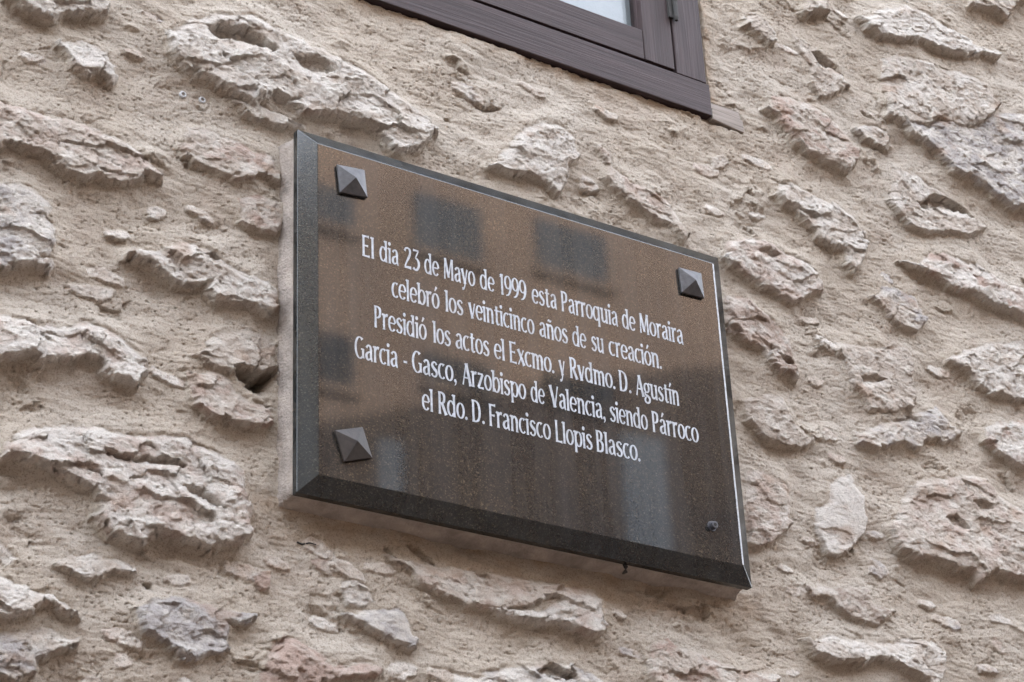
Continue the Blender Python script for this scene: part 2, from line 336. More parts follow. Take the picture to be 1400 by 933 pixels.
HOLLOWS = [
 ([(285,38),(308,32),(336,36),(360,51),(380,69),(380,79),(360,82),(326,72),(298,62),(284,51)], 2.5),
 ([(401,74),(439,79),(456,99),(459,113),(428,110),(404,96)], 1.5),
 ([(363,127),(384,132),(411,140),(401,150),(380,148)], 1.6),
 ([(298,74),(310,77),(310,89),(303,86)], 1.6), ([(258,93),(270,97),(273,107),(263,104)], 1.5),
 ([(278,348),(290,344),(303,352),(300,363),(284,362)], 1.4),
 ([(315,502),(343,499),(363,506),(388,502),(383,537),(363,540),(343,533),(329,523)], 5.5),
 ([(132,616),(170,622),(215,625),(257,636),(250,647),(214,642),(178,638),(150,632)], 1.6),
 ([(243,664),(278,668),(293,686),(307,703),(282,698),(250,680)], 1.3),
 ([(1033,341),(1050,338),(1067,350),(1064,366),(1045,358)], 1.3),
 ([(1057,482),(1070,484),(1088,495),(1092,508),(1072,502)], 1.5),
 ([(1113,70),(1126,68),(1146,86),(1157,102),(1133,98),(1116,88)], 2.4),
 ([(1256,279),(1279,263),(1306,269),(1326,283),(1338,297),(1316,300),(1289,295),(1259,290)], 2.6),
 ([(1174,516),(1195,511),(1215,519),(1205,531),(1177,532)], 1.3),
 ([(1288,707),(1305,705),(1323,725),(1320,734),(1300,724)], 1.4), ([(1327,686),(1345,684),(1357,698),(1352,708),(1336,702)], 1.3),
 ([(728,915),(760,908),(795,920),(800,940),(760,938),(735,928)], 2.2),
 ([(612,158),(621,158),(621,165),(613,165)], 1.6),
 ([(205,796),(217,797),(216,806),(207,803)], 1.6), ([(150,734),(157,730),(158,741),(152,741)], 1.3),
 ([(1221,574),(1250,566),(1262,578),(1240,588)], 1.0), ([(1060,265),(1066,262),(1070,272)], .8),
 ([(1330,690),(1345,690),(1345,700)], .8), ([(524,740),(540,745),(548,768),(536,766)], 1.3), ([(560,742),(580,748),(598,772),(580,768)], 1.2),
 ([(650,780),(668,782),(676,792),(660,792)], 1.0), ([(985,430),(1006,446),(1020,460),(1000,464),(984,452)], 1.4),
]
PALETTE = {'w': (.58, .535, .485), 'c': (.47, .405, .345), 'p': (.47, .380, .325), 'r': (.40, .295, .245),
           'g': (.385, .355, .34), 'b': (.30, .225, .18)}
SMOOTH = {47: .25, 23: .45, 48: .75}
STONE_LABELS = {17: 'grey rounded boulder', 18: 'small brown stone', 19: 'reddish broken stone', 20: 'small rust red chip',
                36: 'long whitish stone', 39: 'pitted grey craggy stone', 41: 'whitish stone with reddish patches', 47: 'white oval stone',
                12: 'pinkish stone under a dark hole', 4: 'large pale stone with deep hollows', 13: 'large pale stone with a white patch'}

# ------------------------------------------------------------------ the wall: one relief, cut into mortar and stones
corners = [at(u, v) for u, v in ((0, 0), (1400, 0), (1400, 933), (0, 933))]
vx0 = min(c[0] for c in corners) - .03; vx1 = max(c[0] for c in corners) + .03
vz0 = min(c[2] for c in corners) - .03; vz1 = max(c[2] for c in corners) + .03
STEP, MARG = 0.0017, 0.55
def axis(a, b):
    core = np.arange(a, b, STEP)
    g = [STEP * 1.06]
    while sum(g) < MARG: g.append(min(g[-1] * 1.06, .008))
    g = np.array(g)
    return np.concatenate([(a - np.cumsum(g))[::-1], core, core[-1] + np.cumsum(g)])
xs, zs = axis(vx0, vx1), axis(vz0, vz1)
NX, NZ = len(xs), len(zs)
X, Z = np.meshgrid(xs, zs)                                      # rows: z
PX0, PX1, PZ0, PZ1 = xs[0], xs[-1], zs[0], zs[-1]

# stones outside the picture, so that the wall goes on
rng = np.random.default_rng(11)
extra, cents = [], []
for _ in range(4000):
    if len(extra) >= 34: break
    cx = rng.uniform(PX0 + .12, PX1 - .12); cz = rng.uniform(PZ0 + .08, PZ1 - .08)
    u, v = project((cx, 0, cz))
    if -130 < u < 1530 and -110 < v < 1050: continue
    if any(abs(cx - a) / .30 + abs(cz - b_) / .17 < 1 for a, b_ in cents): continue
    cents.append((cx, cz)); rx = rng.uniform(.07, .13); rz = rng.uniform(.03, .055); ph = rng.uniform(0, 6.28)
    extra.append(([(cx + rx * math.cos(t) * (1 + .2 * math.sin(3 * t + ph)), cz + rz * math.sin(t) * (1 + .25 * math.sin(2 * t - ph)))
                   for t in np.linspace(0, 6.283, 15)[:-1]], rng.uniform(1.8, 3.0), rng.choice(['wc', 'cp', 'cr', 'wg', 'cc'])))

# small chips and pebbles showing in the mortar
r2g = np.random.default_rng(5); chips = []
traced = [np.array([p[0] for p in st[0]] ) for st in STONES]; boxes = [(min(p[0] for p in st[0]) - 6, max(p[0] for p in st[0]) + 6, min(p[1] for p in st[0]) - 4, max(p[1] for p in st[0]) + 26) for st in STONES]
for _ in range(6000):
    if len(chips) >= 62: break
    u, v = r2g.uniform(-20, 1420), r2g.uniform(-20, 953)
    if any(a < u < b_ and c < v < d for a, b_, c, d in boxes) or any(abs(u - a) < 42 and abs(v - b_) < 24 for a, b_ in chips): continue
    if 340 < u < 1060 and 150 < v < 850 and not (v < 150 + .298 * (u - 380) or v > 740 + .2 * (u - 400)): continue
    if u < 1040 and v < 40 + .33 * (u - 480) and u > 470: continue
    if abs(u - 265) < 40 and abs(v - 130) < 25: continue
    chips.append((u, v))
CH = []
for u, v in chips:
    q = at(u, v, 0); rx = r2g.uniform(.009, .026); rz = rx * r2g.uniform(.35, .6); ph = r2g.uniform(0, 6.28); ti = r2g.uniform(-.35, .1)
    pl = []
    for t in np.linspace(0, 6.283, 10)[:-1]:
        k = 1 + .28 * math.sin(2 * t + ph) + .15 * math.sin(3 * t - ph); a_, b_ = rx * k * math.cos(t), rz * k * math.sin(t)
        pl.append((q[0] + a_ * math.cos(ti) - b_ * math.sin(ti), q[2] + a_ * math.sin(ti) + b_ * math.cos(ti)))
    CH.append((pl, r2g.uniform(.4, 1.0) / 100, r2g.choice(['wc', 'cc', 'cp', 'cg', 'wc'])))

# shared noise
wob1 = fbm(X / .030, Z / .030, 3, 1); wob2 = fbm(X / .030, Z / .030, 3, 21)
FA = facets(X / .060 + .22 * wob1, Z / .036 + .22 * wob2, 31, 2.2)
FB = facets(X / .021 + .25 * wob2, Z / .013 + .25 * wob1, 41, 2.2)
RG = ridged(X / .045, Z / .022, 5, 51)
FB2 = facets(X / .024 + .2 * wob2 + 7.7, Z / .016 + .2 * wob1 + 3.3, 47, 2.2)
FC = facets(X / .0085 + .2 * wob1, Z / .0060 + .2 * wob2, 45, 2.0)
FN = fbm(X / .0085, Z / .0065, 3, 61, .6)
LOW = fbm(X / .14, Z / .10, 3, 71)
# mortar: undulation, trowel and brush drag in several directions, pits and sand
drag = 0; wsum = 0
for k, ang in enumerate((-4, 12, -28, 40, 80)):
    a = math.radians(ang); u = X * math.cos(a) + Z * math.sin(a); w_ = -X * math.sin(a) + Z * math.cos(a)
    wt = np.clip(gn(X / .12 + 3.1 * k, Z / .12 - 7.7 * k, 80 + k) + (.45 if k < 2 else .05), 0.02, 1) ** 2
    drag = drag + wt * (.65 * fbm(u / .040, w_ / .0075, 3, 90 + 5 * k) + .35 * ridged(u / .05, w_ / .010, 2, 120 + 5 * k)); wsum = wsum + wt
drag = drag / wsum
pit = np.clip(fbm(X / .0058, Z / .0038, 2, 140) - .29 + .16 * gn(X / .09, Z / .06, 149), 0, 1)
crust = sstep(.16, .46, fbm(X / .11, Z / .07, 3, 77))
fine = fbm(X / .016 + .8 * wob1, Z / .0036 + .5 * wob2, 2, 161)
mort = .009 * LOW + .0042 * fbm(X / .050, Z / .032, 2, 75) + .0022 * drag + .0009 * fine - .0080 * pit + .0008 * FN + crust * (.0065 * FA + .0034 * FB + .0017 * FC)

Hs = np.zeros_like(X); LAB = np.full(X.shape, -1, np.int32); EDGE = np.zeros_like(X)
def wall_poly(px, h):
    v = [p[1] for p in px]; lo, hi = max(v), min(v)
    out = []
    for (a, b_) in px:
        t = (lo - b_) / max(1e-6, lo - hi)
        q = at(a, b_, -h * (1 - .65 * t)); out.append((q[0], q[2]))
    return out
def window(P, pad):
    P = np.asarray(P)
    i0, i1 = np.searchsorted(xs, (P[:, 0].min() - pad, P[:, 0].max() + pad)); j0, j1 = np.searchsorted(zs, (P[:, 1].min() - pad, P[:, 1].max() + pad))
    return slice(max(j0, 0), min(j1, NZ)), slice(max(i0, 0), min(i1, NX))
def smooth1(a, n):
    k = np.ones(n) / n; return np.convolve(np.pad(a, n // 2, mode='edge'), k, mode='same')[n // 2:n // 2 + len(a)]
ALL = [(wall_poly(p, h / 100), h / 100, c) for p, h, c in STONES] + [(p, h / 100, c) for p, h, c in extra] + CH
for si, (poly, h, colr) in enumerate(ALL):
    w = window(poly, .05); x = X[w]; z = Z[w]
    if x.size == 0: continue
    amp = min(1.0, h / .022)
    xw = x + amp * (.0045 * wob1[w] + .0036 * FB[w]); zw = z + amp * (.0040 * wob2[w] + .0036 * FB2[w] + .0012 * FC[w])
    d = poly_sd(xw, zw, poly)
    ds = poly_sd(x, z, poly)
    gz = np.gradient(ds, axis=0) / np.maximum(1e-6, np.gradient(z, axis=0))
    bot = sstep(-.25, .55, gz)
    P = np.asarray(poly); rad = max(d.max(), .004)
    wb = .25 * h; wt = np.minimum(.8 * rad, .026)
    wb = wb * (1 + .55 * np.clip(wob1[w] + .8 * LOW[w], -1, 1.2)); ww = bot * wb + (1 - bot) * wt
    e = np.clip((d + bot * wb + (1 - bot) * .006) / ww, 0, 1)
    e = bot * e ** .8 + (1 - bot) * sstep(0, 1, e)
    ins = ds > -.004
    zlo = np.where(ins.any(0), np.where(ins, z, 9e9).min(0), np.nan); zhi = np.where(ins.any(0), np.where(ins, z, -9e9).max(0), np.nan)
    ok = ~np.isnan(zlo)
    if ok.sum() < 3: continue
    idx = np.arange(len(ok)); zlo = np.interp(idx, idx[ok], zlo[ok]); zhi = np.interp(idx, idx[ok], zhi[ok])
    zlo = smooth1(zlo, 15); zhi = smooth1(zhi, 15)
    t = np.clip((z - zlo) / np.maximum(.004, zhi - zlo), 0, 1)
    prof = 1 - .58 * t ** 1.1
    sm = SMOOTH.get(si, 1.0); rel = .20 * FA[w] + .05 * FB2[w]
    det = h * rel + .0013 * amp * RG[w] + .0013 * FN[w] + .0012 * amp * FB[w] + .0010 * FC[w]
    det = det * sm; h = h * .73; hh = e * (h * prof * (1 + .18 * LOW[w]) + det * (.35 + .65 * sstep(0, .35, t + .2)))
    q_ = hh / .0075 + 1.6 * wob2[w] + .9 * LOW[w]; fq = q_ - np.floor(q_)    # limestone breaks in small ledges
    hh = np.where(e > .05, hh + sm * (.30 + .40 * bot * (1 - sstep(.90, 1.0, e))) * np.sqrt(e) * .0075 * (sstep(.30, .70, fq) - fq), hh)
    take = (hh > Hs[w] - .001) & (e > .02)
    thr = .42 + .35 * wob1[w] * (1 - bot)
    lab = LAB[w]; lab[take & (e > thr)] = si; lab[take & (e <= thr)] = np.where(lab[take & (e <= thr)] >= 0, lab[take & (e <= thr)], -1); LAB[w] = lab
    Hs[w] = np.where(take, hh, Hs[w]); EDGE[w] = np.maximum(EDGE[w], e)
def blur(A, n):
    for ax in (0, 1):
        c = np.cumsum(np.pad(A, [(n + 1, n) if k == ax else (0, 0) for k in (0, 1)], mode='edge'), axis=ax)
        A = (np.take(c, np.arange(2 * n + 1, c.shape[ax]), ax) - np.take(c, np.arange(0, c.shape[ax] - 2 * n - 1), ax)) / (2 * n + 1)
    return A
lift = blur(blur(Hs, 9), 9); up = np.roll(lift, 13, axis=0); up[:13] = 0       # mortar is drawn up over the stones' upper edges
HM = mort + .40 * up * (1 - EDGE) + .32 * lift * (1 - EDGE)
kk = sstep(.12, .70, EDGE); H = (1 - kk) * (HM * (1 - .75 * EDGE) + Hs) + kk * np.maximum(mort * .25 + Hs, .8 * (mort + .35 * up * (1 - EDGE)))
# a little mortar drawn up round the stones
for px, dep in HOLLOWS:
    dep = dep / 100 * .8
    poly = [(q[0], q[2]) for q in (at(a, b_, -.012) for a, b_ in px)]
    w = window(poly, .03); x = X[w]; z = Z[w]
    if x.size == 0: continue
    d = poly_sd(x + .0065 * wob1[w] + .003 * FB[w], z + .0055 * wob2[w] + .003 * FB2[w], poly)
    gz = np.gradient(poly_sd(x, z, poly), axis=0) / np.maximum(1e-6, np.gradient(z, axis=0))
    top = sstep(-.2, .6, -gz)
    ww = top * .0035 + (1 - top) * min(.048, max(.006, 1.9 * d.max()))
    e = sstep(0, 1, np.clip((d + .001) / ww, 0, 1))
    H[w] = H[w] - dep * e * (1 + .25 * FB[w])

# where the plaque's bed and the window sit, the relief stays behind them
UX = lambda u: u * SC
PLX0, PLX1 = UX(-.0479), UX(1.3842 + .0479); PLZ0, PLZ1 = PZ + UX(-.0479), PZ + UX(1.0479)
def rect_sd(x0, x1, z0, z1):
    dx = np.maximum(x0 - X, X - x1); dz = np.maximum(z0 - Z, Z - z1)
    return np.where((dx < 0) & (dz < 0), np.maximum(dx, dz), np.hypot(np.maximum(dx, 0), np.maximum(dz, 0)))
sdp = rect_sd(PLX0, PLX1, PLZ0, PLZ1)
H = np.where(sdp < 0, np.minimum(H, .018), H)
fl = sstep(.0, .03, sdp); H = np.minimum(H, .020 + fl * .05)
# window geometry from the photo
FY = -.006
q = at(973, 159.5, FY); WX1, WZ0 = q[0], q[2]                   # lower right corner of the frame
RAIL = at(929, 101.5, FY)[2]                                    # top of the bottom rail
STX = at(926, 98, FY)[0]                                        # inner edge of the right frame stile
GX1 = at(879, 40, FY)[0]; GZ0 = at(879, 40.5, FY)[2]            # inner corner of the sash
WX0 = WX1 - 1.05; WZ1 = WZ0 + 1.25
sdw = rect_sd(WX0, WX1, WZ0, WZ1)
H = np.where(sdw < .004, np.minimum(H, -.012), H)
cap_ = .0015 + .35 * np.maximum(sdw - .004, 0) + .010 * sstep(WX1 + .002, WX1 + .02, X)
H = np.where(sdw >= .004, np.clip(H, -.001 - .4 * np.maximum(sdw - .004, 0), cap_), H)
BK = [at(u, v, -.004) for u, v in ((973, 141.5), (1012.6, 154.3), (1014, 182.6), (973, 164))]
bz0 = min(BK[2][2], BK[3][2]); bz1 = max(BK[0][2], BK[1][2]); bx1 = BK[1][0]
sdb = rect_sd(WX1 - .02, bx1, bz0, bz1); H = np.where(sdb < 0, np.minimum(H, -.004), H)
border = np.minimum(np.minimum(X - PX0, PX1 - X), np.minimum(Z - PZ0, PZ1 - Z)); H = H * sstep(0, .10, border)

# colour of the things themselves
T = np.empty(X.shape + (3,), np.float32)
mA, mB, mC = np.array((.427, .369, .303)), np.array((.460, .408, .346)), np.array((.385, .322, .262))
f1 = sstep(-.25, .35, fbm(X / .22, Z / .18, 3, 201))[..., None]; f2 = sstep(.05, .5, fbm(X / .09, Z / .07, 4, 211))[..., None]
T[:] = (mA * (1 - f1) + mB * f1) * (1 - .7 * f2) + mC * .7 * f2
N1 = fbm(X / .05, Z / .035, 4, 221); N2 = fbm(X / .03, Z / .02, 4, 231); N3 = fbm(X / .075, Z / .05, 4, 241)
for si, (poly, h, cc) in enumerate(ALL):
    mk = LAB == si
    if not mk.any(): continue
    a, b_ = np.array(PALETTE[cc[0]]), np.array(PALETTE[cc[1]])
    f = sstep(-.15, .35, N1[mk])[:, None]; col = a * (1 - f) + b_ * f
    WF = .6 if cc == 'gg' else (.3 if cc[0] == 'r' else .8); f = (.75 * sstep(-.08, .30, N2[mk]))[:, None]; col = col * (1 - f) + np.array((.63, .59, .53)) * f * WF + col * f * (1 - WF)
    f = (.55 * sstep(.18, .5, N3[mk]))[:, None]; col = col * (1 - f) + np.array((.37, .255, .185)) * f
    col = col * .92 + mB * .08
    k_ = sstep(.22, .72, EDGE[mk] + .40 * N1[mk])[:, None]; T[mk] = T[mk] * (1 - k_) + col * k_
# ochre staining of the mortar under the plaque and round the window
st = sstep(.075, .0, sdp) * (Z < PLZ0 + .01) * (.45 + .55 * sstep(-.2, .4, N1)) * .75
st = np.maximum(st, sstep(.035, .0, sdw) * (.35 + .65 * sstep(-.2, .3, N2)) * .7)
st = st[..., None]; T = T * (1 - st) + np.array((.33, .235, .155)) * st
T = T * (1 + .10 * np.clip(FN, -1, 1))[..., None]

ROOT_W = thing('stone_wall', (.4, 0, 0), 'rough rubble stone wall pointed with beige mortar behind the plaque', 'wall')
rl = np.array(ROOT_W.location)
GH = np.hypot(np.gradient(H, axis=0) / np.gradient(Z, axis=0), np.gradient(H, axis=1) / np.gradient(X, axis=1))
ST = sstep(.5, 2.0, GH)                                          # steep flanks: broken up sideways as well
Zd = Z + ST * (.0036 * fbm(X / .014, (Z - 1.6 * H) / .010, 3, 301) + .0018 * facets(X / .016, (Z - 1.6 * H) / .010, 311, 2.0))
Xd = X + ST * .0024 * fbm(X / .012 + 9, (Z - 1.6 * H) / .012, 3, 321)
VV = np.stack([Xd, -H, Zd], -1).reshape(-1, 3) - rl
TT = np.concatenate([T, np.ones(X.shape + (1,), np.float32)], -1).reshape(-1, 4)
ii = (np.arange(NZ - 1)[:, None] * NX + np.arange(NX - 1)[None, :]).ravel()
QF = np.stack([ii, ii + 1, ii + NX + 1, ii + NX], 1)
NSTONE = len(ALL) - len(CH); LV = np.where(LAB < NSTONE, LAB, -1).ravel(); FL = LV[QF]; flab = np.where((FL[:, 0] == FL[:, 2]) | (FL[:, 0] == FL[:, 1]), FL[:, 0], FL[:, 2])
hole = ((X > WX0 + .03) & (X < WX1 - .03) & (Z > WZ0 + .03) & (Z < WZ1 - .03)).ravel()
keep = ~hole[QF].any(1)
QF, flab = QF[keep], flab[keep]
def grid_mesh(name, F, material, parent, label=None):
    used, inv = np.unique(F, return_inverse=True); F2 = inv.reshape(F.shape).astype(np.int32)
    me = bpy.data.meshes.new(name)
    me.vertices.add(len(used)); me.vertices.foreach_set('co', VV[used].astype(np.float32).ravel())
    me.loops.add(F2.size); me.loops.foreach_set('vertex_index', F2.ravel())
    me.polygons.add(len(F2)); me.polygons.foreach_set('loop_start', np.arange(0, F2.size, 4, dtype=np.int32))
    me.polygons.foreach_set('use_smooth', np.ones(len(F2), bool))
    ca = me.color_attributes.new('tint', 'FLOAT_COLOR', 'POINT'); ca.data.foreach_set('color', TT[used].astype(np.float32).ravel())
    me.update(calc_edges=True); me.validate()
    return link_mesh(name, me, material, parent, label)
grid_mesh('mortar', QF[flab < 0], M_MORTAR, ROOT_W)
order = np.argsort(flab, kind='stable'); fs = flab[order]
for si in range(NSTONE):
    a, b_ = np.searchsorted(fs, (si, si + 1))
    if b_ - a > 30: grid_mesh('rubble_stone', QF[order[a:b_]], M_STONE, ROOT_W, STONE_LABELS.get(si))

# the rest of the house front round the relief, and its thickness; unseen length and stepped top shaped to block sun
BX0, BX1 = -40.0, 44.0
m, nt, b, N, L = mat('far mortar'); p = pos(nt)
n = node(nt, 'ShaderNodeTexNoise', Scale=7.0, Detail=8.0); L.new(p, n.inputs['Vector'])
r = ramp(nt, [(.3, (.34, .27, .22)), (.5, (.42, .35, .29)), (.7, (.52, .46, .41))]); L.new(n.outputs['Fac'], r.inputs[0]); L.new(r.outputs[0], b.inputs['Base Color'])
b.inputs['Roughness'].default_value = .95; L.new(bump(nt, n.outputs['Fac'], .05, 1.0), b.inputs['Normal']); M_FAR = m
TOPZ = 14.4
faces_v = [hexa(rect(BX0, PX0, 0, TOPZ), 0, .45), hexa([(PX1, 0), (BX1, 0), (BX1, TOPZ), (8.6, TOPZ), (8.4, 13.3), (6.0, 12.55), (3.5, 11.55), (3.4, TOPZ), (PX1, TOPZ)], 0, .45), hexa(rect(PX0, PX1, 0, PZ0), 0, .45), hexa(rect(PX0, PX1, PZ1, TOPZ), 0, .45),
           hexa(rect(PX0, PX1, PZ0, PZ1), .30, .45)]
part('wall_core', *merge(*faces_v), M_FAR, ROOT_W)

# ------------------------------------------------------------------ the plaque
PCX = .5 * (PLX0 + PLX1)
plq = thing('commemorative_plaque', (PCX, FRONT_Y + .06, PLZ0), 'dark polished granite plaque with white Spanish inscription fixed to the stone wall', 'plaque')
W, BD, SD = 1.3842 * SC, .0294 * SC, .0227 * SC
bw = .0479 * SC
x0, x1, z0, z1 = 0, W, PZ, PZ + SC
yF, yB, yS = FRONT_Y, FRONT_Y + BD, FRONT_Y + BD + SD
V = [(x0, yF, z0), (x1, yF, z0), (x1, yF, z1), (x0, yF, z1)]
V += [(x0 - bw, yB, z0 - bw), (x1 + bw, yB, z0 - bw), (x1 + bw, yB, z1 + bw), (x0 - bw, yB, z1 + bw)]
V += [(v[0], yS, v[2]) for v in V[4:8]]
F = [(0, 1, 2, 3)] + [(i, 4 + i, 4 + (i + 1) % 4, (i + 1) % 4) for i in range(4)] + [(4 + i, 8 + i, 8 + (i + 1) % 4, 4 + (i + 1) % 4) for i in range(4)] + [(8, 9, 10, 11)]
slab = part('slab', V, F, M_GRANITE, plq, bevel=.0007, seg=2)
slab.data.materials.append(M_GRANITE_EDGE)
for pl in slab.data.polygons:
    if pl.normal.y > -.985: pl.material_index = 1
# pale strip whose colour paints the sky highlight on the right arris
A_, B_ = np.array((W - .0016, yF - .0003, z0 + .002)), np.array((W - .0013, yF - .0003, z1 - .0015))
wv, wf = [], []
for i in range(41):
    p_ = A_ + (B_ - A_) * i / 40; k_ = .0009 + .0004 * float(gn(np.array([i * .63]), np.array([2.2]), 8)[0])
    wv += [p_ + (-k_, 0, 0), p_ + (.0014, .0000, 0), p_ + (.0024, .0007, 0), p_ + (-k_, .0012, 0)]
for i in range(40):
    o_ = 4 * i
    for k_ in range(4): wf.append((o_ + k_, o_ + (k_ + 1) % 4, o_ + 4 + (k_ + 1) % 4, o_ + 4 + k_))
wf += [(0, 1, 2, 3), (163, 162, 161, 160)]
part('edge_highlight', wv, wf, simple('painted arris highlight', (.48, .50, .53), .35, 0, 200, .3, .0002), plq, 'pale painted highlight line along the right edge')
# mortar bed between slab and wall
def bed():
    bm = bmesh.new(); V, F = hexa(rect(PLX0 + .003, PLX1 - .004, PLZ0 + .003, PLZ1 - .004), yS, .012)
    vs_ = [bm.verts.new(np.array(v) - root_loc(plq)) for v in V]
    for f in F: bm.faces.new([vs_[i] for i in f])
    bmesh.ops.recalc_face_normals(bm, faces=bm.faces)
    bmesh.ops.subdivide_edges(bm, edges=bm.edges, cuts=40, use_grid_fill=True)
    for v in bm.verts:
        n_ = v.co
        a = gn(np.array([n_.x * 30 + n_.y * 60]), np.array([n_.z * 30 + 3.0]), 5)[0] * .0016 + gn(np.array([n_.x * 110.]), np.array([n_.z * 110. + n_.y * 200]), 6)[0] * .0007
        depth = (n_.y + root_loc(plq)[1]) - yS
        k = a + .35 * max(0, depth - .012)
        if n_.x > .3: v.co.x += k
        if n_.x < -.3: v.co.x -= k
        if n_.z < .02: v.co.z -= k
    me = bpy.data.meshes.new('mortar_bed'); bm.to_mesh(me); bm.free()
    return link_mesh('mortar_bed', me, M_BED, plq, None, True)
bed()

# ---- lettering: condensed flared roman, drawn stroke by stroke
TK, TN, XH = .116, .048, .72
def stroke(pts, wid=None, flare=(1.35, 1.35), fl=.13):
    P = np.array(pts, float); n = len(P)
    T_ = np.gradient(P, axis=0); ln = np.linalg.norm(T_, axis=1, keepdims=True); T_ = T_ / np.maximum(ln, 1e-9)
    w_ = np.empty(n)
    if wid is None: w_[:] = TN + (TK - TN) * np.abs(T_[:, 1]) ** 1.4
    else: w_[:] = np.interp(np.linspace(0, 1, n), np.linspace(0, 1, len(np.atleast_1d(wid))), np.atleast_1d(wid))
    s = np.r_[0, np.cumsum(np.linalg.norm(np.diff(P, axis=0), axis=1))]
    for end, k in ((s, flare[0]), (s[-1] - s, flare[1])):
        w_ *= 1 + (k - 1) * np.clip(1 - end / fl, 0, 1) ** 1.6
    Nn = np.c_[-T_[:, 1], T_[:, 0]]
    return np.r_[P + Nn * w_[:, None] / 2, (P - Nn * w_[:, None] / 2)[::-1]]
def line(xa, ya, xb, yb, wid=None, flare=(1.35, 1.35)):
    return stroke([(xa + (xb - xa) * t, ya + (yb - ya) * t) for t in np.linspace(0, 1, 12)], wid, flare)
def stem(x, ya, yb): return line(x, ya, x, yb)
def arc(cx, cy, rx, ry, a0, a1, wid=None, flare=(1, 1)):
    return stroke([(cx + rx * math.cos(math.radians(a)), cy + ry * math.sin(math.radians(a))) for a in np.linspace(a0, a1, 28)], wid, flare)
def curve(ctrl, wid=None, flare=(1, 1)):                        # Catmull-Rom through the points
    C_ = [np.array(p, float) for p in ctrl]; C_ = [2 * C_[0] - C_[1]] + C_ + [2 * C_[-1] - C_[-2]]; out_ = []
    for i in range(1, len(C_) - 2):
        for t in np.linspace(0, 1, 9)[:-1]:
            a, b_, c, d = C_[i - 1:i + 3]
            out_.append(.5 * (2 * b_ + (c - a) * t + (2 * a - 5 * b_ + 4 * c - d) * t * t + (3 * b_ - a - 3 * c + d) * t ** 3))
    out_.append(C_[-2]); return stroke(out_, wid, flare)
def dot(x, y, r=.085): return np.array([(x - r, y), (x, y - r * 1.1), (x + r, y), (x, y + r * 1.1)]) if False else np.array([(x + r * math.cos(a), y + r * 1.08 * math.sin(a)) for a in np.linspace(0, 6.2832, 13)[:-1]])
h = TK / 2
def flag(x, y): return np.array([(x - h, y + .02), (x - h - .075, y - .035), (x - h - .07, y - .06), (x - h + .02, y - .11)])
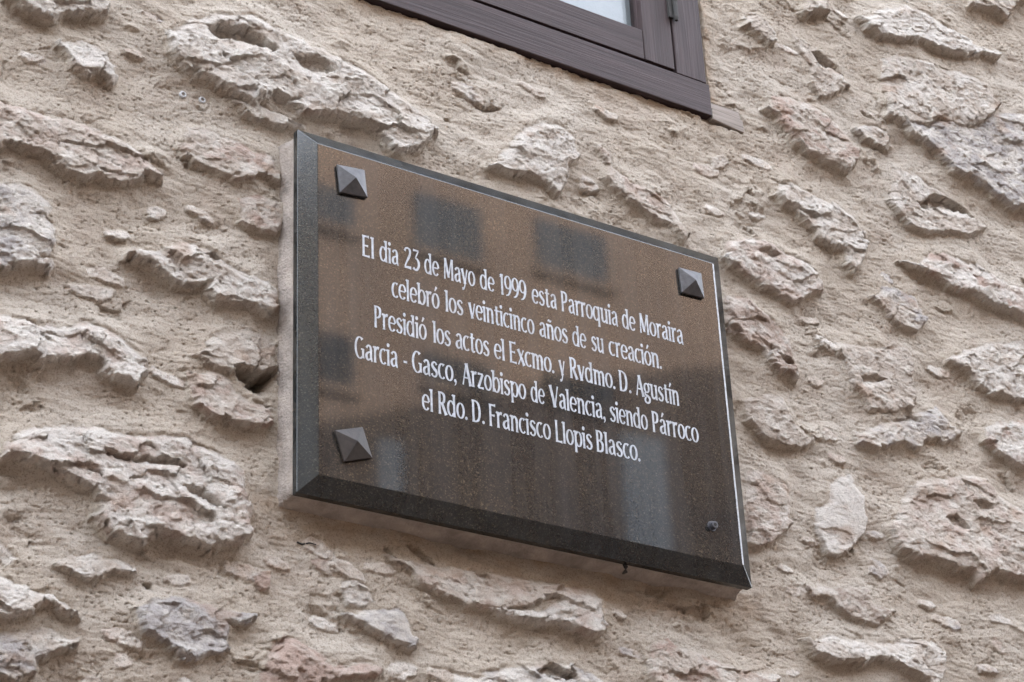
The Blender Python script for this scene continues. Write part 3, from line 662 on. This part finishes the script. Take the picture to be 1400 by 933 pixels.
def G(ch):
    o_ = lambda x, rx=.185: [arc(x, XH / 2, rx, XH / 2 - .03, 0, 360)]
    if ch == 'l': return [stem(.10, 0, 1.0), flag(.10, 1.0)], .20
    if ch == 'i': return [stem(.10, 0, XH), flag(.10, XH), dot(.10, .92)], .20
    if ch == 'í': return [stem(.10, 0, XH), flag(.10, XH), line(.08, .82, .19, 1.02, [.06, .12], (1, 1))], .20
    if ch in 'nñ':
        g = [stem(.11, 0, XH), flag(.11, XH), curve([(.13, .52), (.22, .66), (.31, .67), (.385, .58), (.40, .42)], [.05, .08, .10, .13, TK]), stem(.40, 0, .46)]
        if ch == 'ñ': g.append(curve([(.12, .85), (.19, .91), (.28, .86), (.36, .92)], [.05, .09, .09, .05]))
        return g, .51
    if ch == 'm':
        return [stem(.11, 0, XH), flag(.11, XH), curve([(.13, .52), (.21, .66), (.29, .67), (.36, .58), (.37, .42)], [.05, .08, .10, .13, TK]), stem(.37, 0, .46),
                curve([(.39, .52), (.47, .66), (.55, .67), (.62, .58), (.63, .42)], [.05, .08, .10, .13, TK]), stem(.63, 0, .46)], .74
    if ch == 'r': return [stem(.11, 0, XH), flag(.11, XH), curve([(.13, .50), (.20, .63), (.27, .68), (.34, .655)], [.05, .08, .12, .15])], .35
    if ch == 'u': return [stem(.10, .20, XH), curve([(.10, .28), (.12, .12), (.20, .05), (.29, .08), (.38, .20)], [TK, .13, .09, .07, .05]), stem(.41, 0, XH), flag(.10, XH), flag(.41, XH)], .51
    if ch in 'oó':
        g = o_(.23)
        if ch == 'ó': g.append(line(.20, .82, .31, 1.02, [.06, .12], (1, 1)))
        return g, .46
    if ch == 'c': return [arc(.23, XH / 2, .185, XH / 2 - .03, 55, 312, None, (1.7, 1.0))], .40
    if ch == 'e': return [arc(.23, XH / 2, .185, XH / 2 - .03, 8, 318), line(.07, .38, .40, .38, .062, (1, 1))], .44
    if ch == 'd': return [arc(.22, XH / 2, .175, XH / 2 - .03, 40, 320), stem(.40, 0, 1.0), flag(.40, 1.0)], .51
    if ch == 'q': return [arc(.22, XH / 2, .175, XH / 2 - .03, 40, 320), stem(.40, -.27, XH)], .51
    if ch == 'b': return [stem(.10, .02, 1.0), flag(.10, 1.0), arc(.28, XH / 2, .175, XH / 2 - .03, -145, 140)], .50
    if ch == 'p': return [stem(.10, -.27, XH), flag(.10, XH), arc(.28, XH / 2, .175, XH / 2 - .03, -145, 140)], .50
    if ch in 'aá':
        g = [curve([(.08, .57), (.14, .66), (.22, .69), (.31, .64), (.345, .50)], [.12, .08, .07, .11, TK]), stem(.345, .06, .52), line(.35, .06, .42, .01, .07, (1, 1)),
             curve([(.33, .42), (.20, .38), (.09, .29), (.08, .15), (.16, .05), (.26, .08), (.34, .18)], [.055, .07, .12, .14, .09, .06, .05])]
        if ch == 'á': g.append(line(.18, .82, .29, 1.02, [.06, .12], (1, 1)))
        return g, .45
    if ch == 's': return [curve([(.34, .58), (.28, .67), (.19, .685), (.10, .62), (.09, .51), (.19, .39), (.30, .30), (.335, .18), (.28, .06), (.18, .035), (.09, .07), (.05, .15)], [.10, .06, .07, .10, .13, .15, .14, .11, .08, .07, .08, .12])], .40
    if ch == 't': return [stem(.15, .12, .88), curve([(.15, .18), (.17, .07), (.24, .035), (.32, .08)], [TK, .12, .08, .05]), line(.02, .675, .31, .675, .07, (1, 1))], .34
    if ch == 'v': return [line(.05, XH, .22, 0, .14), line(.22, 0, .39, XH, .07)], .43
    if ch == 'y': return [line(.05, XH, .24, .02, .14), curve([(.40, XH), (.30, .30), (.22, -.06), (.14, -.22), (.04, -.24)], [.09, .065, .07, .09, .13])], .44
    if ch == 'x': return [line(.05, XH, .39, 0, .14), line(.04, 0, .38, XH, .06)], .43
    if ch == 'z': return [line(.05, XH - .04, .36, XH - .04, .075, (1.5, 1)), line(.35, XH - .05, .06, .05, .13, (1, 1)), line(.05, .04, .38, .04, .075, (1, 1.5))], .42
    if ch == 'g': return [arc(.21, .47, .155, .215, 0, 360), line(.31, .66, .43, .70, [.05, .11], (1, 1)),
                          curve([(.13, .28), (.08, .20), (.13, .12), (.28, .07), (.38, -.02), (.36, -.17), (.22, -.25), (.08, -.20), (.06, -.09), (.14, .03)], [.05, .10, .10, .12, .13, .11, .08, .10, .11, .06])], .45
    if ch == 'E': return [stem(.12, 0, 1), line(.10, .962, .43, .962, .072, (1, 1.9)), line(.10, .52, .38, .52, .066, (1, 1.7)), line(.10, .038, .46, .038, .072, (1, 1.9))], .51
    if ch == 'F': return [stem(.12, 0, 1), line(.10, .962, .43, .962, .072, (1, 1.9)), line(.10, .50, .37, .50, .066, (1, 1.7))], .45
    if ch == 'L': return [stem(.12, 0, 1), line(.10, .038, .44, .038, .072, (1, 1.9))], .46
    if ch == 'P': return [stem(.12, 0, 1), curve([(.12, .962), (.26, .96), (.385, .88), (.40, .72), (.37, .56), (.25, .47), (.14, .47)], [.065, .08, .13, TK, .12, .07, .06])], .49
    if ch == 'R': return [stem(.12, 0, 1), curve([(.12, .962), (.26, .96), (.375, .88), (.39, .73), (.36, .58), (.25, .50), (.14, .50)], [.065, .08, .13, TK, .12, .07, .06]), line(.25, .50, .48, .0, .14, (1, 1.35))], .53
    if ch == 'B': return [stem(.12, 0, 1), curve([(.12, .962), (.26, .96), (.36, .88), (.375, .75), (.33, .60), (.22, .53), (.14, .53)], [.065, .08, .12, .14, .11, .07, .06]),
                          curve([(.14, .53), (.28, .525), (.40, .43), (.42, .27), (.38, .11), (.26, .04), (.12, .038)], [.06, .08, .13, TK, .12, .08, .065])], .52
    if ch == 'D': return [stem(.12, 0, 1), curve([(.12, .962), (.28, .95), (.42, .82), (.475, .50), (.42, .18), (.28, .05), (.12, .038)], [.065, .075, .12, TK, .12, .075, .065])], .58
    if ch == 'G': return [arc(.31, .5, .245, .47, 52, 305, None, (1.7, 1)), stem(.50, .06, .46), line(.38, .45, .56, .45, .06, (1, 1))], .60
    if ch == 'A': return [line(.04, 0, .27, 1, .065), line(.27, 1, .51, 0, .15), line(.12, .34, .42, .34, .06, (1, 1))], .54
    if ch == 'V': return [line(.04, 1, .29, 0, .15), line(.29, 0, .51, 1, .065)], .54
    if ch == 'M': return [line(.08, 0, .12, 1, .075), line(.13, 1, .34, .10, .14, (1, 1)), line(.34, .10, .55, 1, .06, (1, 1)), stem(.59, 0, 1)], .70
    if ch == '1': return [stem(.16, 0, 1), flag(.16, .99), line(.04, .84, .14, .92, .06, (1, 1))], .29
    if ch == '2': return [curve([(.07, .80), (.13, .93), (.24, .965), (.355, .89), (.37, .73), (.29, .52), (.16, .28), (.07, .08)], [.12, .08, .07, .12, TK, .12, .08, .06]), line(.05, .055, .42, .055, .11, (1, 1.4))], .46
    if ch == '3': return [line(.07, .955, .38, .955, .08, (1.5, 1)), line(.37, .95, .20, .60, .065, (1, 1)), curve([(.19, .59), (.31, .54), (.385, .40), (.375, .22), (.28, .06), (.16, .035), (.06, .11)], [.06, .09, .13, TK, .11, .08, .13])], .45
    if ch == '9': return [arc(.22, .66, .175, .30, 0, 360), curve([(.395, .66), (.39, .42), (.32, .20), (.22, .07), (.09, .02)], [TK, .14, .11, .08, .05])], .45
    if ch == '.': return [dot(.07, .075, .07)], .15
    if ch == ',': return [dot(.08, .075, .07), curve([(.13, .06), (.12, -.04), (.05, -.14)], [.07, .06, .03])], .17
    if ch == '-': return [line(.04, .36, .30, .36, .10, (1, 1))], .34
    raise KeyError(ch)
def ink_extent(word):
    xoff = 0; S = []
    for ch in word:
        strokes, adv = G(ch)
        S += [s + np.array([xoff, 0]) for s in strokes]; xoff += adv + .025
    a = np.concatenate(S); return S, a[:, 0].min(), a[:, 0].max()
LINES = [
 ((495.3, 350.4), (933.6, 471.2), [('El', 495.3, 511.4), ('dia', 518.9, 545), ('23', 552.5, 574.4), ('de', 580.4, 600.7), ('Mayo', 607.1, 650), ('de', 656.4, 676.8), ('1999', 684, 720.3), ('esta', 727.5, 761.5), ('Parroquia', 768.1, 845.1), ('de', 851.1, 869.7), ('Moraira', 875.3, 934.4)]),
 ((545, 408.9), (904.6, 504.9), [('celebró', 535.4, 601.1), ('los', 608.2, 633.5), ('veinticinco', 640.4, 731.1), ('años', 737.9, 776.7), ('de', 783.1, 802.4), ('su', 808.9, 825.8), ('creación.', 832.9, 905)]),
 ((512.9, 447.9), (928.2, 555.2), [('Presidió', 511.8, 583.6), ('los', 591.5, 616.4), ('actos', 623.2, 669.3), ('el', 675.7, 690.3), ('Excmo.', 697.1, 757.9), ('y', 764.3, 772.9), ('Rvdmo.', 779.7, 841.4), ('D.', 847.4, 863.5), ('Agustín', 869.9, 928.8)]),
 ((494.6, 490.7), (949.6, 605.4), [('Garcia', 485, 543.9), ('-', 552, 556.8), ('Gasco,', 563.6, 624.3), ('Arzobispo', 632.2, 719.6), ('de', 726.1, 745.6), ('Valencia,', 751.4, 828.1), ('siendo', 834.3, 886.4), ('Párroco', 892.8, 956)]),
 ((582.5, 561.2), (875.7, 631.9), [('el', 577.1, 592.1), ('Rdo.', 599.6, 639.3), ('D.', 645.7, 662.8), ('Francisco', 669.3, 753.6), ('Llopis', 760, 810.4), ('Blasco.', 816.1, 875.7)]),
]
CAPH = .0336
for (ba, bb, words) in LINES:
    A, B = at(*ba, yF), at(*bb, yF); zb = .5 * (A[2] + B[2])
    V, F = [], []; ns = 0
    for word, ua, ub in words:
        def bx(u):                                              # x on the plaque where the baseline has photo column u
            v = ba[1] + (bb[1] - ba[1]) * (u - ba[0]) / (bb[0] - ba[0]); return at(u, v, yF)[0]
        xa, xb = bx(ua), bx(ub); S, smin, smax = ink_extent(word)
        k = (xb - xa) / (smax - smin)
        for s in S:
            ns += 1; y = yF - .00025 - .000012 * (ns % 9)
            o_ = len(V); n_ = len(s)
            V += [(xa + (px - smin) * k, y, zb + pz * CAPH) for px, pz in s]; V += [(v[0], yF + .0006, v[2]) for v in V[o_:o_ + n_]]
            if n_ % 2 == 0 and n_ > 13 or n_ in (24,):
                for i in range(n_ // 2 - 1): F.append((o_ + i, o_ + i + 1, o_ + n_ - 2 - i, o_ + n_ - 1 - i))
            else: F.append(tuple(range(o_, o_ + n_)))
            for i in range(n_): F.append((o_ + i, o_ + n_ + i, o_ + n_ + (i + 1) % n_, o_ + (i + 1) % n_))
    part('inscription_line', V, F, M_WHITE, plq)

# ---- pyramid caps over three of the fixings, a bare screw at the fourth corner
def cap_stud(cs, apex, material, label=None):
    C_ = np.array([at(u, v, yF - .004)[[0, 2]] for u, v in cs]); c0 = C_.mean(0)
    e = (C_[1] - C_[0]) + (C_[2] - C_[3]); a = math.atan2(e[1], e[0]); s = .25 * sum(np.linalg.norm(C_[(i + 1) % 4] - C_[i]) for i in range(4)) / 2
    def pt(u, v, y): return (c0[0] + u * math.cos(a) - v * math.sin(a), y, c0[1] + u * math.sin(a) + v * math.cos(a))
    q = [(-s, s), (s, s), (s, -s), (-s, -s)]
    V = [pt(u, v, yF - .001) for u, v in q] + [pt(u, v, yF - .0048) for u, v in q] + [pt(0, 0, yF - .0155)]
    F = [(0, 1, 2, 3)] + [(i, (i + 1) % 4, 4 + (i + 1) % 4, 4 + i) for i in range(4)] + [(4 + i, 4 + (i + 1) % 4, 8) for i in range(4)]
    return part('stud_cap', V, F, material, plq, label, bevel=.0005, seg=2)
cap_stud([(461.3, 225.6), (498.6, 232.8), (501.7, 270.6), (463.9, 262.9)], (485.7, 242.8), M_IRON)
cap_stud([(928.9, 366.3), (959.8, 375.2), (962.1, 407.3), (930.3, 399.8)], (950.9, 383.2), M_IRON)
cap_stud([(458.3, 589.6), (497.5, 584), (507.6, 626.4), (469.6, 630.7)], (488.9, 603.9), M_RUSTY, 'tilted pyramid stud cap with brown rust')
sc_ = at(973, 720, yF)
sx, sz = sc_[0], sc_[2]
washer = part('washer', *tube([(sx, yF + .001, sz), (sx, yF - .0012, sz)], .0078, 20), M_SCREW, plq, bevel=.0003)
part('screw_head', *merge(tube([(sx, yF - .001, sz), (sx, yF - .0085, sz)], .0056, 18)), M_SCREW, plq, 'bare screw head missing its cap', bevel=.0008)
part('socket', *tube([(sx, yF - .0080, sz), (sx, yF - .0088, sz)], .0028, 6), M_HOLE, plq)

# dark drip of sealant under the lower edge
a = at(853, 776, -.03)
drip = tube([a + np.array([-.006, 0, .012]), a + np.array([0, 0, .006]), a + np.array([.003, -.001, .0]), a + np.array([.002, -.001, -.006]), a + np.array([-.003, 0, -.010])], [.0012, .0022, .0032, .0030, .0012], 9)
o = thing('sealant_drip', tuple(a), 'small black curled drip of sealant hanging under the plaque edge', 'drip')
part('drip_body', *drip, M_WIRE, o, smooth=True)

# ------------------------------------------------------------------ the window
win = thing('wooden_window', (.5 * (WX0 + WX1), 0, WZ0), 'weathered dark brown wooden window, lower corner above the plaque', 'window')
fy0, fy1 = FY, .075
g = .0045
FW = WX1 - STX                                                   # width of the frame stiles
frame = part('frame_rail', *hexa(rect(WX0, WX1, WZ0, RAIL - g * .5), fy0 - .002, fy1), M_WOOD_X, win, bevel=.0012)
part('frame_stile', *hexa(rect(STX, WX1 - .0035, RAIL + g * .2, WZ1), fy0, fy1), M_WOOD_Z, win, bevel=.0012)
part('frame_stile', *hexa(rect(WX0 + .0035, WX0 + FW, RAIL + g * .2, WZ1), fy0, fy1), M_WOOD_Z, win, bevel=.0012)
part('frame_head', *hexa(rect(WX0 + FW + .001, STX - .001, WZ1 - FW, WZ1), fy0, fy1), M_WOOD_X, win, bevel=.0012)
part('rebate', *merge(hexa(rect(WX0 + .01, WX1 - .006, RAIL - .01, RAIL + .012), fy0 + .012, fy1 - .01), hexa(rect(STX - .012, STX + .006, RAIL, WZ1 - .01), fy0 + .012, fy1 - .01)), M_GAP, win)
# the sash: bottom rail between two stiles
sx0, sx1, szb, szt = WX0 + FW + .004, STX - .004, RAIL + g + .002, WZ1 - FW - .004
SR = GZ0 - szb; SS = sx1 - GX1
sash = thing('sash', win.location, None, None); sash.parent = win; sash.location = (0, 0, 0)
ex = []
rail = part('sash', *hexa(rect(GX1 - (GX1 - sx0) + SS, GX1, szb, GZ0), fy0 + .002, .05), M_WOOD_X, win, bevel=.001)
bpy.data.objects.remove(sash)
for nm, rc, mt_ in (('sash_stile', rect(GX1 + .0008, sx1, szb, szt), M_WOOD_Z), ('sash_stile', rect(sx0, sx0 + SS - .0008, szb, szt), M_WOOD_Z), ('sash_rail', rect(sx0 + SS, GX1, szt - SS, szt), M_WOOD_X)):
    part(nm, *hexa(rc, fy0 + .001, .05), mt_, win, bevel=.001)
rail.name = 'sash_rail'
part('pane', *hexa(rect(sx0 + SS - .005, GX1 + .005, GZ0 - .005, szt - SS + .005), .016, .020), M_GLASS, win)
# white blind hanging behind the pane, and the dark room
nx = 60; V = []; F = []
for j, z in enumerate((GZ0 - .02, szt)):
    for i in range(nx):
        x = sx0 + (sx1 - sx0) * i / (nx - 1); V.append((x, .026 + .002 * math.sin(i * 1.1), z))
for i in range(nx - 1): F.append((i, i + 1, nx + i + 1, nx + i))
part('curtain', V, F, M_CURTAIN, win, smooth=True)
# hinge between sash and frame
hx = at(923.5, 15, FY - .006)[0]; hz = at(924, 28, FY - .006)[2]
hinge = part('hinge', *merge(tube([(hx, fy0 - .006, hz + .005), (hx, fy0 - .006, hz + .10)], .0042, 12), tube([(hx, fy0 - .006, hz), (hx, fy0 - .006, hz + .006)], [.0030, .0046], 12),
      tube([(hx, fy0 - .006, hz + .038), (hx, fy0 - .006, hz + .040)], .0047, 12)), M_WIRE, win)
part('hinge_leaf', *hexa(rect(hx - .012, hx - .002, hz + .006, hz + .10), fy0 - .0035, fy0 + .002), M_WIRE, hinge)
# end of an old timber beside the frame
blk = thing('timber_end', (.5 * (WX1 + bx1), 0, bz0), 'bare grey weathered timber end set in the mortar beside the window corner', 'timber')
zl = [at(973, 164, -.004)[2], at(1014, 182.6, -.004)[2], at(1012.6, 154.3, -.004)[2], at(973, 141.5, -.004)[2]]
zs_ = zl[3] + (zl[0] - zl[3]) * .38; zr_ = zl[2] + (zl[1] - zl[2]) * .45
part('lower_board', *hexa([(WX1 + .001, zl[0]), (bx1, zl[1]), (bx1, zr_), (WX1 + .001, zs_)], -.0075, .03), M_OLDWOOD, blk, bevel=.001)
part('upper_board', *hexa([(WX1 + .001, zs_ + .0015), (bx1 - .002, zr_ + .0015), (bx1 - .004, zl[2]), (WX1 + .001, zl[3])], -.0045, .03), M_OLDWOOD, blk, bevel=.001)

# ------------------------------------------------------------------ small things in the wall
i_ = lambda x, z: float(H[min(np.searchsorted(zs, z), NZ - 1), min(np.searchsorted(xs, x), NX - 1)])
for (u, v, lab) in ((252.5, 127, 'small round grey wall plug, the left one of two set in mortar'), (279, 134.5, 'small round grey wall plug, the right one of two set in mortar')):
    a = at(u, v, -.004); y = -i_(a[0], a[2])
    t_ = thing('wall_plug', (a[0], y, a[2]), lab, 'wall plug', 'wall plugs above the plaque')
    n = 18; V = []; F = []
    for r_, dy in ((.0052, .006), (.0052, -.0012), (.0046, -.0020), (.0028, -.0020), (.0026, -.001), (.0026, .006)):
        for k in range(n): V.append((a[0] + r_ * math.cos(6.2832 * k / n), y + dy, a[2] + r_ * math.sin(6.2832 * k / n)))
    for s in range(5):
        for k in range(n): F.append((s * n + k, s * n + (k + 1) % n, (s + 1) * n + (k + 1) % n, (s + 1) * n + k))
    part('collar', V, F, M_PLUG, t_, smooth=True)
    part('bore', *tube([(a[0], y + .004, a[2]), (a[0], y + .002, a[2])], .0026, 12), M_HOLE, t_)
pts = []
for (u, v) in ((408, 740), (415, 743), (424, 742), (432, 745)):
    a = at(u, v, -.006); pts.append(np.array([a[0], -i_(a[0], a[2]) - .0015, a[2]]))
tw = thing('twig', tuple(pts[0]), 'thin dark twig lying on the mortar below the plaque corner', 'twig')
part('twig_stem', *tube(pts, [.0010, .0012, .0009, .0006], 6), M_WIRE, tw)

# ------------------------------------------------------------------ street and the house across it (seen mirrored in the plaque)
gm = simple('terracotta street paving', (.14, .10, .075), .85, 0, 3, .2, .004)
gv = [(-40, -40, 0), (40, -40, 0), (40, 40, 0), (-40, 40, 0)]
tag(part('street', gv, [(0, 1, 2, 3)], gm), 'brown paved street in front of the stone wall', None, None, 'structure')
FYD = -9.0
def mirror(u, v):                                               # the point across the street that the plaque mirrors at this photo point
    p = at(u, v, yF); d = ray(u, v).copy(); d[1] = -d[1]; t = (FYD - p[1]) / d[1]; return p + d * t
hs_ = thing('plastered_house', (6.0, FYD, 0), 'brown plastered house across the street with small dark windows, mirrored in the plaque', 'house')
M_PLASTER = simple('brown plaster', (.135, .095, .073), .9, 0, .7, .22, .004)
M_PANE = simple('dark panes', (.02, .022, .026), .15, 0, 5, .2, .0)
M_SHUT = simple('pale shutters', (.27, .31, .36), .7, 0, 5, .1, .001)
M_TILE = simple('roof tiles', (.35, .17, .10), .85, 0, 6, .3, .02)
def house(h_, x0_, x1_, top, mt_):
    part('wall', *hexa(rect(x0_, x1_, 0, top), FYD, FYD - 7), mt_, h_)
    part('roof', [(x0_ - .1, FYD + .15, top + .004), (x1_ + .1, FYD + .15, top + .004), (x1_ + .1, FYD - 7.1, top + .004), (x0_ - .1, FYD - 7.1, top + .004), (x0_ - .1, FYD - 3.5, top + .9), (x1_ + .1, FYD - 3.5, top + .9)],
         [(0, 1, 5, 4), (2, 3, 4, 5), (0, 4, 3), (1, 2, 5), (0, 3, 2, 1)], M_TILE, h_)
house(hs_, .2, 12.0, 10.75, M_PLASTER)
M_CREAM = simple('added house cream plaster', (.26, .23, .20), .9, 0, 1.2, .15, .004)
for lab, x0_, x1_, top in (('cream plastered house added across the street to block low sky, beside the brown house', -40, -.0, 10.2), ('tall cream plastered house added across the street to block low sky, past the brown house', 12.2, 44, 11.2)):
    house(thing('plastered_house', (.5 * (x0_ + x1_), FYD, 0), lab, 'house'), x0_, x1_, top, M_CREAM)  # unseen houses added on both sides to keep low sky off the wall
def opening(name, ua, va, ub, vb, material):
    a, b_ = mirror(ua, va), mirror(ub, vb)
    xa, xb = sorted((a[0], b_[0])); za, zb = sorted((a[2], b_[2]))
    w = part(name, *hexa(rect(xa, xb, za, zb), FYD + .02, FYD - .1), material, hs_)
    part('sill', *hexa(rect(xa - .04, xb + .04, za - .06, za - .004), FYD + .06, FYD - .05), M_PLASTER, w)
opening('window', 564, 262, 659, 366, M_PANE)
opening('window', 729, 298, 831, 394, M_PANE)
opening('window', 425, 250, 483, 318, M_PANE)
opening('window', 577, 482, 669, 545, M_PANE)
opening('window', 430, 452, 482, 535, M_PANE)
opening('window', 740, 508, 836, 562, M_PANE)
opening('shutter', 845, 590, 925, 850, M_SHUT)
opening('shutter', 515, 600, 552, 760, M_SHUT)
print('PANEL', NX, NZ, PX0, PX1, PZ0, PZ1, 'window', WX1, WZ0, RAIL, STX, GX1, GZ0, 'mirror', mirror(700, 250), mirror(700, 640), mirror(560, 590), mirror(760, 560), mirror(960, 360))
